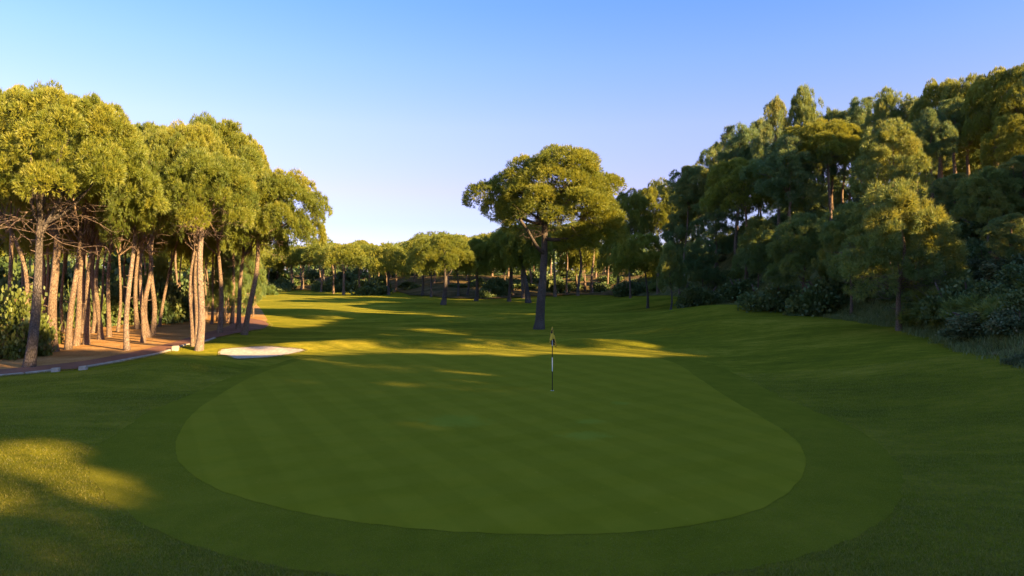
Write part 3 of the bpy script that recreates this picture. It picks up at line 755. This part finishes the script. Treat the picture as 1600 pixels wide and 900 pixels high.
# ------------------------------------------------------------------ the lone pine and the far line
ptree((843, 514), (851, 350), (735, 972, 236, 352), 'large lone stone pine on the fairway behind the flag, tallest in the middle', None, kind='solo', rotz=0, bark='grey_bark', tr=.42, limbs=12, twigs=30, var=0, lean=.012,
      fork2=(.74, (812-800)/F*51, 51.4, 4+(430-342)/F*51), seg=16) 
GF = 'stone pines along the far side of the fairway'
for (bx, by, fx_, fy2, box, tr_, lab) in (
    (693, 476, 695, 412, (643, 742, 363, 425), .36, 'foremost stone pine of the far line with a straight grey trunk on the mown grass'),
    (607, 461, 608, 425, (572, 640, 384, 432), .30, 'twin trunked stone pine before the dark bank left of the foremost far pine'),
    (505, 455, 505, 413, (478, 528, 374, 416), .45, 'far stone pine with round golden crown, rightmost of three pale trunks by the fairway end'),
    (471, 453, 475, 415, (455, 490, 386, 414), .35, 'far stone pine with a forked pale trunk, middle of three by the fairway end'),
    (457, 450, 455, 416, (436, 470, 386, 416), .40, 'far stone pine, leftmost of three pale trunks by the fairway end'),
    (660, 462, 661, 425, (636, 688, 372, 428), .26, 'thin pine at the edge of the grass left of the foremost far pine'),
    (674, 464, 674, 425, (650, 700, 385, 430), .22, 'thin dark trunked pine directly left of the foremost far pine'),
    (716, 463, 714, 425, (690, 752, 368, 426), .26, 'lit trunked pine just right of the foremost far pine'),
    (730, 462, 733, 428, (706, 760, 376, 430), .24, 'lit forked pine second to the right of the foremost far pine'),
    (744, 470, 745, 420, (718, 790, 368, 425), .30, 'dark trunked pine midway between the foremost far pine and the lone pine'),
    (796, 471, 797, 410, (752, 838, 352, 424), .28, 'straight grey trunked pine left of the lone pine at the edge of the bushes'),
    (826, 473, 815, 405, (775, 866, 345, 420), .40, 'thick trunked pine leaning left right beside the lone pine'),
    (818, 466, 817, 408, (786, 850, 350, 420), .30, 'thin pine behind the thick leaning one beside the lone pine'),
    (901, 455, 900, 420, (872, 935, 372, 425), .25, 'thin pine trunk on the sunlit earth right of the lone pine'),
    (914, 456, 913, 420, (886, 952, 368, 424), .30, 'brightly lit pine trunk on the sunlit earth right of the lone pine'),
    (966, 459, 966, 424, (934, 1000, 368, 428), .35, 'dark pine trunk at the foot of the hill where the bushes begin')):
    dark = bx > 735 and bx < 990
    ptree((bx, by), (fx_, fy2), box, lab, GF, kind='stone_far' if by < 470 else 'stone', bark='grey_bark' if bx < 850 else 'bark', tr=tr_, limbs=5, seg=8, name='stone_pine')
rf = np.random.default_rng(33)
farwood = 'pines of the wood beyond the fairway'
sky_x = [400, 430, 460, 500, 540, 570, 600, 630, 660, 700, 740, 780, 830, 900, 960, 1010]
sky_y = [392, 388, 386, 378, 376, 374, 384, 378, 366, 364, 370, 362, 350, 350, 330, 300]
n_ = 0
for i in range(84):
    px = 398+i*6.8+rf.uniform(-6, 6)
    row = i % 3; d = (150, 180, 215)[row]+rf.uniform(-10, 14)
    if px < 500: d += 25
    if px > 780: d -= 22
    x = (px-800)/F*d; z0 = H(x, d); ty = np.interp(px, sky_x, sky_y)+rf.uniform(0, 9)+(0, -2, 2)[row]
    zt = CAMH+(430-ty)/F*d; zt = min(zt, z0+15); zb = zt-4.8; R = rf.uniform(3.4, 4.6)
    tree(x, d, (x+rf.uniform(-.4, .4), d, zb+.3), (x, d, zb, zt, R), 'pine among many in the wood beyond the fairway', farwood, kind='stone_far', tr=rf.uniform(.2, .3), limbs=2, seg=6)
for i in range(75):
    px = rf.uniform(400, 1000); d = rf.uniform(135, 215)+(25 if px < 500 else 0); x = (px-800)/F*d
    shrub(x, d, rf.uniform(2, 4), rf.uniform(1.6, 4.2) if px < 640 else rf.uniform(1, 3.0), 'far', 'bush among others under the trees beyond the fairway', 'bushes under the far wood', stems=0, name='bush', cat='bush')
for (px, py, R, Hh, lab) in ((545, 452, 5, 6, 'wide blue green bush at the far fairway edge below the golden crowns'), (572, 452, 4, 4.5, 'rounded dark bush right of the wide blue green one'),
                             (430, 447, 7, 6, 'broad dark green bush at the far left end of the fairway'),
                             (775, 462, 4.2, 4.6, 'lit brownish bush between the dark trunked pine and the lone pine'), (757, 466, 2.6, 2.6, 'low sunlit scrub right of the dark trunked pine'),
                             (872, 458, 3.2, 4.4, 'dark bush directly right of the lone pine trunk'), (940, 456, 2.6, 2.6, 'orange lit scrub beside the dirt slope'), (980, 462, 3, 3.4, 'dark bush at the left foot of the hill')):
    shrub(*spot(px, py), R, Hh, 'far' if py < 460 else 'leaf', lab)

# ------------------------------------------------------------------ right hill
GR = 'pines on the hill at the right'
TA, TE = math.tan(radians(SUN_AZ)), math.tan(radians(SUN_EL))/cos(radians(SUN_AZ))
def hill_tree(px, d, top, bot, half, label, kind='aleppo', tr=.2, bark='bark', off=0, **kw):
    x = (px-800)/F*d; z0 = H(x, d)
    zt = CAMH+(430-top)/F*d; zb = CAMH+(430-bot)/F*d; zb = max(zb, z0+.8)
    R = half/F*d; cx = x+off/F*d
    return tree(x, d, (cx*.5+x*.5, d, zb+.5), (cx, d, zb, zt, R), label, GR, kind=kind, tr=tr, bark=bark, name=kw.pop('name', 'aleppo_pine'), **kw)
HT = [
 (985, 96, 292, 382, 32, 'rounded dark pine right behind the lone pine, left end of the hill', 'stone'),
 (1028, 102, 279, 372, 46, 'broad stone pine with a lit top at the left end of the hill', 'stone'),
 (1066, 108, 288, 370, 34, 'dark pine just right of the broad lit topped one on the hill', 'stone'),
 (1090, 92, 256, 350, 42, 'dark crowned pine where the hill skyline starts to climb', 'aleppo'),
 (1120, 88, 218, 340, 40, 'pine with golden tips on the climbing skyline', 'aleppo'),
 (1152, 82, 192, 320, 42, 'pine with yellow lit left shoulder on the climbing skyline', 'aleppo'),
 (1185, 98, 182, 330, 42, 'dark pine behind the golden one left of the two upright crowns', 'aleppo'),
 (1213, 74, 148, 300, 34, 'upright golden crowned tree, left one of the two standing above the skyline', 'aleppo'),
 (1256, 74, 136, 300, 36, 'upright pale pointed crown, right one of the two standing above the skyline', 'soft'),
 (1232, 80, 205, 330, 44, 'dark crown filling in between and below the two upright crowns', 'aleppo'),
 (1300, 75, 168, 275, 42, 'pine with lit brown bare trunk against a sky gap', 'aleppo'),
 (1345, 72, 150, 270, 44, 'feathery topped pine right of the sky gap', 'aleppo'),
 (1385, 66, 142, 270, 42, 'pine with a bright yellow feathery top near the middle of the hill skyline', 'soft'),
 (1430, 64, 150, 270, 40, 'pine at the small dip in the hill skyline', 'aleppo'),
 (1470, 60, 124, 245, 42, 'stone pine on the upper hill above the leaning trunks', 'stone'),
 (1512, 57, 114, 240, 42, 'stone pine with a bright orange trunk high on the hill', 'stone'),
 (1556, 52, 104, 215, 46, 'stone pine with a flat lit crown near the right edge', 'stone'),
 (1600, 50, 96, 200, 46, 'stone pine cut by the right edge of the picture', 'stone'),
]
for i, (px, d, t_, b, hf, lab, kd) in enumerate(HT):
    hill_tree(px, d, t_, b, hf, lab, kd, limbs=8, tr=.17+.05*(i % 3), twigs=8 if kd == 'stone' and px > 1400 else 0)
hill_tree(1660, 36, 60, 190, 62, 'near dark branch tips at the upper right corner, from a tree outside the picture', 'aleppo', tr=.2)
hill_tree(1580, 44, 175, 262, 40, 'grey forked trunk pine high at the right edge', 'stone', tr=.16, bark='grey_bark', twigs=10)
hill_tree(1300, 62, 185, 258, 62, 'wide dark flat crown over the pale trunk before the sky gap', 'stone', tr=.17, bark='pale_bark', off=-14, twigs=10)
hill_tree(1165, 68, 248, 335, 70, 'wide blue dark crown low on the left part of the hill', 'stone', tr=.2, twigs=8)
hill_tree(1235, 62, 205, 322, 62, 'deep dark crown hanging in the middle of the hill below the upright crowns', 'aleppo', tr=.2)
hill_tree(1392, 50, 192, 312, 56, 'soft feathery dark green tree in front of the hill skyline', 'soft', tr=.16)
hill_tree(1455, 52, 165, 262, 40, 'narrow dark green pine right behind the soft feathery one', 'aleppo', tr=.15)
hill_tree(1120, 84, 300, 392, 44, 'lower dark pine on the left slope among bare stems', 'aleppo', tr=.16)
hill_tree(1062, 90, 330, 410, 36, 'pine with drooping orange lit twigs under the dark crowns', 'aleppo', tr=.18, twigs=0)
hill_tree(1012, 78, 362, 432, 50, 'low bent pine with a flat dark crown at the left foot of the hill', 'stone', tr=.16, off=-8, bark='grey_bark', twigs=8)
hill_tree(1048, 70, 380, 452, 24, 'thin leaning pine at the foot of the hill right of the low bent pine', 'soft', tr=.12, bark='grey_bark')
hill_tree(1405, 37, 288, 455, 92, 'bushy pine catching golden light in front of the slope, bare branches below', 'soft', tr=.17, var=1, twigs=26)
hill_tree(1330, 46, 318, 430, 55, 'dark broad young pine left of the golden lit bushy pine', 'soft', tr=.12)
hill_tree(1256, 52, 335, 440, 60, 'dark rounded young pine over the tall grass bank', 'soft', tr=.12)
for (px, d, t_, b_, hf, lab) in ((1492, 44, 268, 340, 44, 'rounded young pine under the bright orange trunk'),
                               (1545, 40, 262, 350, 50, 'wide young pine on the slope under the forked grey trunk'), (1600, 41, 240, 330, 46, 'young dark pine on the slope at the right edge'),
                               (1580, 34, 330, 420, 44, 'low dark young tree at the right edge above the flecked shrubs'),
                               (1098, 78, 372, 448, 34, 'dark young pine among bare stems low on the left slope'), (1185, 66, 340, 430, 40, 'dark green young pine left above the tall grass bank')):
    hill_tree(px, d, t_, b_, hf, lab, 'soft' if px % 2 else 'aleppo', tr=.1, limbs=6)
# lone bare stems between sky gaps
for (px, d, top, lab) in ((1155, 84, 300, 'thin bare trunk against the small sky gap on the left slope'), (1186, 80, 290, 'thicker dark trunk right of the small sky gap'),
                          (1318, 74, 250, 'dark trunk right of the pale one before the large sky gap'), (1328, 76, 245, 'slanting thin trunk at the right of the large sky gap'),
                          (1492, 56, 228, 'dark trunk left of the bright orange trunk high on the hill'), (1075, 88, 330, 'dark trunk on the left slope before orange lit twigs')):
    hill_tree(px, d, top-75, top+5, 40, lab, 'aleppo', tr=.17, limbs=5)

rk = np.random.default_rng(61)
for row, X0 in enumerate((43, 51, 60)):
    y = 46.0+row*3
    while y < 118:
        x = X0+rk.uniform(-2, 2); pxx = 800+F*x/y
        z0 = H(x, y); zt = z0+rk.uniform(5.5, 9); R_ = rk.uniform(2.6, 3.6)
        toppx = np.interp(pxx, [1000, 1090, 1150, 1200, 1300, 1380, 1460, 1600], [300, 265, 205, 170, 175, 155, 135, 105])
        zt = min(zt, CAMH+(430-toppx)/F*y)
        if zt-z0 > 5: tree(x, y, (x, y, zt-4.2), (x, y, zt-4.8, zt, R_), 'pine standing behind the front rows on the hill, seen through gaps', 'pines farther back on the hill', kind='aleppo' if row < 1 else 'stone_far', tr=.17, limbs=4, name='aleppo_pine')
        y += rk.uniform(3.5, 6.5)

# bushes over the slope: named ones first
for (px, d, R, Hh, kd, lab) in (
    (1095, 73, 3.2, 3.4, 'leaf', 'round near black bush at the foot of the slope'),
    (1160, 68, 3.2, 3.0, 'leaf', 'dark bush right of the round near black one'),
    (1205, 56, 3.0, 3.4, 'leaf', 'dark green bush behind the tall grass bank'),
    (1290, 50, 3.6, 3.6, 'leaf', 'wide dark bush in the middle of the slope above the grass bank'),
    (1505, 34, 2.4, 2.6, 'leaf', 'loose sunlit shrub right of the golden bushy pine'),
    (1465, 36, 2.0, 2.2, 'needle', 'yellowish feathery shrub beside the golden bushy pine'),
    (1530, 30, 2.0, 1.5, 'fleck', 'dark shrub flecked with pale flower heads above the grass bank'),
    (1590, 27.5, 1.7, 1.4, 'fleck', 'flecked shrub at the right edge over the mown grass'),
    (1600, 24.5, .9, .7, 'fleck', 'small flecked shrub at the very edge of the rough'),
    (1590, 34, 2.4, 1.9, 'fleck', 'flecked shrub higher on the slope by the right edge'),
    (1540, 42, 2.6, 1.8, 'leaf', 'low dark bush under the forked grey trunk'),
    (1470, 47, 2.8, 2.2, 'leaf', 'dark bush below the bright orange trunk')):
    x = (px-800)/F*d; shrub(x, d, R, Hh, kd, lab)
rs = np.random.default_rng(55)
for i in range(120):
    y = rs.uniform(26, 118); f = float(foot(y)); x = f+rs.uniform(1.5, 16)
    uu = y-TA*(36-x)
    if x/y > .78 and abs(uu-28.5) < 4.5: continue
    big = rs.random() < .3
    R = rs.uniform(1.2, 2.4); Hh = rs.uniform(.9, 2.0)*(1.25 if big else 1)
    shrub(x, y, R, Hh, rs.choice(['leaf', 'leaf', 'needle', 'fleck']), 'bush among the low growth covering the slope of the hill', 'low bushes covering the hill', stems=1 if y < 60 else 0, name='low_bush', cat='bush')

for i in range(60):
    y = rs.uniform(26, 50); x = y*rs.uniform(.60, .84)
    if x < float(foot(y))+1.6: continue
    low = abs(y-TA*(36-x)-28.5) < 4.5
    shrub(x, y, rs.uniform(1.0, 1.9), rs.uniform(.6, 1.0) if low else rs.uniform(.9, 1.8), rs.choice(['leaf', 'fleck', 'needle', 'leaf']), 'bush among the low growth at the right end of the slope', 'low bushes at the right end of the slope', stems=0, name='low_bush', cat='bush')
# unseen pines added on the ridge to shade the green. Their crowns are set out as the low sun
# sees them: u = across the light, v = height, both carried along the light to the plane x = 36
TA, TE = math.tan(radians(SUN_AZ)), math.tan(radians(SUN_EL))/cos(radians(SUN_AZ))
GS = 'unseen pines added on the ridge to block low sun'
ro = np.random.default_rng(77)
def top_of(u): return float(np.interp(u, [-60, -26, -8.6, -7.5, -6.9, 5, 8, 17, 20, 34, 60], [22, 23, 25, 25, 19.8, 19.5, 24, 24, 19.0, 19.0, 18]))
def uv(x, y, z): return (y-TA*(36-x), z+TE*(36-x))
SLIT = []                                                    # sight lines of the sun that stay open: (u, v, half width)
def open_to(x, y, rad, dz=.1): u, v = uv(x, y, H(x, y)+dz); SLIT.append((u, v, rad))
for px, py, rad in ((350, 552, .5), (400, 550, .6), (450, 548, .6), (500, 546, .6), (545, 544, .7), (590, 545, .8), (640, 548, .8), (690, 548, .6), (740, 549, .6), (790, 549, .6),
                    (840, 548, .6), (890, 547, .6), (940, 547, .5), (990, 548, .45), (1040, 548, .2),
                    (620, 574, .08), (690, 579, .14), (750, 584, .17), (800, 588, .08), (650, 601, .06), (700, 604, .11), (760, 610, .08),
                    (20, 718, .7), (70, 730, .8), (125, 748, .6), (165, 765, .3), (20, 755, .6), (312, 578, .10)):
    open_to(*spot(px, py), rad)
for z_ in (5.6, 6.6, 7.6, 8.6): open_to(20.8, 36.0, 1.3, z_-H(20.8, 36.0))
open_to(22.5, 35.0, 1.2, 6.5-H(22.5, 35.0)); open_to(-4, 50, 1.2, 7)
def clash(u, v, a, b):
    for (su, sv, sr) in SLIT:
        if ((u-su)/(a+sr))**2+((v-sv)/(b+sr))**2 < .92: return True
    return False
nw = 0; CROWNS = []
for layer in range(2):
    for ci, u0 in enumerate(np.arange(-30, 39, 2.7)):
        for lev in range(5):
            done = False
            for tr_ in range(7):
                u = u0+layer*1.35+ro.uniform(-.6, .6); R = ro.uniform(1.8, 2.4)*(1, .9, .8, .7, .6, .5, .42)[tr_]; hh = R*1.7
                top = top_of(u)-lev*3.0+ro.uniform(-.3, .3)-(.0 if lev == 0 else ro.uniform(0, 1.5)*(tr_ > 2))
                if clash(u, top-hh/2, R*.93, hh*.46): continue
                done = True; break
            if not done: continue
            x = ro.uniform(32.5, 47)
            y = u-TA*(x-36); zt = top+TE*(x-36); z0 = H(x, y)
            if zt-hh < z0+.6 or zt > z0+14 or (y > 20 and x/y < .84):
                x = 33.5+ro.uniform(0, 2); y = u-TA*(x-36); zt = top+TE*(x-36); z0 = H(x, y)
                if zt-hh < z0+.4 or (y > 20 and x/y < .84): continue
            tree(x, y, (x, y, zt-hh*.8), (x, y, zt-hh*1.05, zt, R*1.05), 'unseen pine added on the ridge beyond the right edge to block low sun', GS, kind='aleppo_far', name='aleppo_pine', tr=.075, limbs=2, seg=5); nw += 1; CROWNS.append((u, top-hh/2, R*.8, hh*.42))
nf = 0
for py in range(556, 890, 9):                                  # extra unseen pines added to close sun leaks over the shaded grass
    for px in range(0, 1240, 18):
        gx_, gy_ = spot(px, py); u, v = uv(gx_, gy_, H(gx_, gy_))
        if v < 12.3 or any(((u-a)/c)**2+((v-b)/d)**2 < 1 for a, b, c, d in CROWNS): continue
        if any(((u-su)/(sr+.55))**2+((v-sv)/(sr+.55))**2 < 1 for su, sv, sr in SLIT): continue
        for R in (1.5, 1.15, .85, .6):
            if not clash(u, v, R, R*.8): break
        else: continue
        x = ro.uniform(33, 37); y = u-TA*(x-36); zt = v+TE*(x-36)+R*.85; z0 = H(x, y)
        if zt-R*1.7 < z0+.2 or (y > 20 and x/y < .84): continue
        tree(x, y, (x, y, zt-R*1.3), (x, y, zt-R*1.75, zt, R*1.1), 'unseen pine added on the ridge beyond the right edge to block low sun', GS, kind='aleppo_far', name='aleppo_pine', tr=.06, limbs=0, seg=5)
        CROWNS.append((u, v, R*.85, R*.75)); nf += 1
used_u = []
for px in range(1110, 1340, 10):                               # unseen bushes added in the ridge dip, sized to stop stray sun
    for py in (548, 552, 556, 560):
        gx_, gy_ = spot(px, py); u, v = uv(gx_, gy_, H(gx_, gy_)); zg = H(36, u)
        if v > zg-.1 and v < zg+4 and all(abs(u-q) > .8 for q in used_u):
            used_u.append(u); shrub(36, u, 1.5, v-zg+1.3, 'far', 'unseen bush added on the ridge beyond the right edge to block low sun', 'unseen bushes added on the ridge to block low sun', stems=0)
print('fillers', nf, len(used_u))
for i in range(60):  # more unseen bushes, added to shade below the ridge crowns
    x = ro.uniform(29, 40); u = ro.uniform(-30, 37); y = u-TA*(x-36)
    if (y > 15 and x/y < .86): continue
    Hh = ro.uniform(1.6, 3.0)
    if min(abs(u-28.5), abs(u-17)) < 3.6: continue
    v = H(x, y)+Hh-TE*(x-36)
    if clash(u, v-Hh*.4, 2.4, Hh*.8): Hh = .45
    shrub(x, y, ro.uniform(1.8, 2.6), Hh, 'far', 'unseen bush added on the ridge beyond the right edge to block low sun', 'unseen bushes added on the ridge to block low sun', stems=0)
print('ridge trees', nw)

# ------------------------------------------------------------------ the farthest woods, one mass
rd = np.random.default_rng(71)
n0 = 7000
ang = rd.uniform(-1.05, .75, n0); dist = rd.uniform(235, 330, n0)
cx_ = np.sin(ang)*dist; cy_ = np.cos(ang)*dist
zc = height(cx_, cy_)+rd.uniform(0, 1, n0)**.8*(9+1.6*np.sin(ang*31)+1.2*np.sin(ang*77+1))
C = np.column_stack([cx_, cy_, zc]); Nr = norm(np.column_stack([-np.sin(ang), -np.cos(ang), np.full(n0, .8)])+rd.normal(0, .4, (n0, 3)))
P, D = puff_tufts(C, Nr, rd.uniform(1.4, 2.4, n0), 16, rd)
Vd, td = needles(P, D, 1, 1.3, .7, .5, rd, np.repeat(np.clip(rd.normal(.45, .15, n0), 0, 1), 16))
o = tag(link('distant_wood', mesh_np('distant_wood', Vd, np.arange(len(Vd)).reshape(-1, 3), M['dark_needle'], td)), kind='stuff')
tag(o, 'distant wood closing the view behind all the other trees', 'wood')

# ------------------------------------------------------------------ long grass on the bank, short grass blades near the camera
def blades(n, pos, hmin, hmax, wd, droop, r, mat, name, tintm=.5):
    x, y = pos; z = height(x, y)
    a = r.uniform(0, 2*pi, len(x)); h = r.uniform(hmin, hmax, len(x)); dx, dy = np.cos(a), np.sin(a)
    wv = wd*r.uniform(.6, 1.3, len(x)); sx, sy = -dy*wv/2, dx*wv/2
    b = np.stack([x, y, z], 1); S_ = np.stack([sx, sy, 0*sx], 1)
    mid = b+np.stack([dx*h*droop*.35, dy*h*droop*.35, h*.6], 1); tip = b+np.stack([dx*h*droop, dy*h*droop, h*(1-.35*droop)], 1)
    V = np.stack([b-S_, b+S_, mid+S_*.7, mid-S_*.7, tip], 1).reshape(-1, 3)
    k = np.arange(len(x))[:, None]*5
    Fc = np.concatenate([k+np.array([[0, 1, 2]]), k+np.array([[0, 2, 3]]), k+np.array([[3, 2, 4]])], 1).reshape(-1, 3)
    t = np.repeat(np.clip(tintm+r.normal(0, .2, len(x)), 0, 1), 5)
    return tag(link(name, mesh_np(name, V, Fc, mat, t)), kind='stuff')
rb = np.random.default_rng(91)
n0 = 2300                                                       # tussocks
ty = rb.uniform(22, 92, n0); tx = foot(ty)+rb.normal(0, .35, n0)*1+rb.uniform(-.6, 4.5, n0)
per = 30
tx = np.concatenate([tx, rb.uniform(19, 36, 1500)]); ty = np.concatenate([ty, rb.uniform(26, 50, 1500)])
q_ = (tx/ty < .80) & (tx > foot(ty)-.6); tx, ty = tx[q_], ty[q_]; n0 = len(tx)
bx_ = np.repeat(tx, per)+rb.normal(0, .16, n0*per); by_ = np.repeat(ty, per)+rb.normal(0, .16, n0*per)
o = blades(0, (bx_, by_), .14, .50, .022, .95, rb, M['bank_grass'], 'long_grass', .45)
tag(o, 'long unmown grass drooping over the foot of the hill', 'long grass')
# rough: short blades where the single blades still read
n0 = 420000
u = rb.random(n0)
by_ = 8.4+19*u**1.7; bx_ = by_*rb.uniform(-.80, .80, n0)
P2 = np.stack([bx_, by_], 1); keep = ~inside(P2, fringe_loop)
P2 = P2[keep][:220000]
zz = height(P2[:, 0], P2[:, 1]); up = norm(np.column_stack([rb.normal(0, .45, (len(P2), 2)), np.ones(len(P2))]))
Vb, tb = needles(np.column_stack([P2, zz]), up, 1, .042, .009, .15, rb, np.clip(rb.normal(.42, .2, len(P2)), 0, 1))
Ve, te = [Vb], [tb]                                            # tufts overhanging the bunker rim and the kerb
for line, lo, hi, hgt in ((smooth_loop(SP(bunk_px), 12), -.01, .12, .07), (np.array(kerb_line), -.30, -.12, .08)):
    m_ = 9000; k = rb.integers(0, len(line)-1, m_); f_ = rb.random((m_, 1)); p_ = line[k]*(1-f_)+line[k+1]*f_
    tn = norm(line[k+1]-line[k]+1e-9); nn = np.stack([-tn[:, 1], tn[:, 0]], 1)*-1
    if hgt == .08: nn = -nn
    p_ = p_+nn*rb.uniform(lo, hi, (m_, 1))
    a_, b_ = needles(np.column_stack([p_, height(p_[:, 0], p_[:, 1])]), norm(np.column_stack([rb.normal(0, .5, (m_, 2)), np.ones(m_)])), 1, hgt, .012, .15, rb, np.clip(rb.normal(.45, .2, m_), 0, 1))
    Ve.append(a_); te.append(b_)
Vb, tb = np.concatenate(Ve), np.concatenate(te)
o = tag(link('rough_grass', mesh_np('rough_grass', Vb, np.arange(len(Vb)).reshape(-1, 3), M['turf_blade'], tb)), kind='stuff')
tag(o, 'short rough grass blades round the fringe of the green', 'grass')
n0 = 260000; u = rb.random(n0); by_ = 8.4+9*u**1.4; bx_ = by_*rb.uniform(-.80, .80, n0); P3 = np.stack([bx_, by_], 1)
P3 = P3[inside(P3, fringe_loop) & ~inside(P3, green_loop)][:80000]
zz = height(P3[:, 0], P3[:, 1])+.006; up = norm(np.column_stack([rb.normal(0, .45, (len(P3), 2)), np.ones(len(P3))]))
Vb, tb = needles(np.column_stack([P3, zz]), up, 1, .017, .006, .15, rb, np.clip(rb.normal(.36, .15, len(P3)), 0, 1))
o = tag(link('fringe_grass', mesh_np('fringe_grass', Vb, np.arange(len(Vb)).reshape(-1, 3), M['turf_blade'], tb)), kind='stuff')
tag(o, 'fine mown grass blades of the fringe round the green', 'grass')
print('trees', NT[0], 'shrubs', NSH[0], 'objects', len(bpy.data.objects))
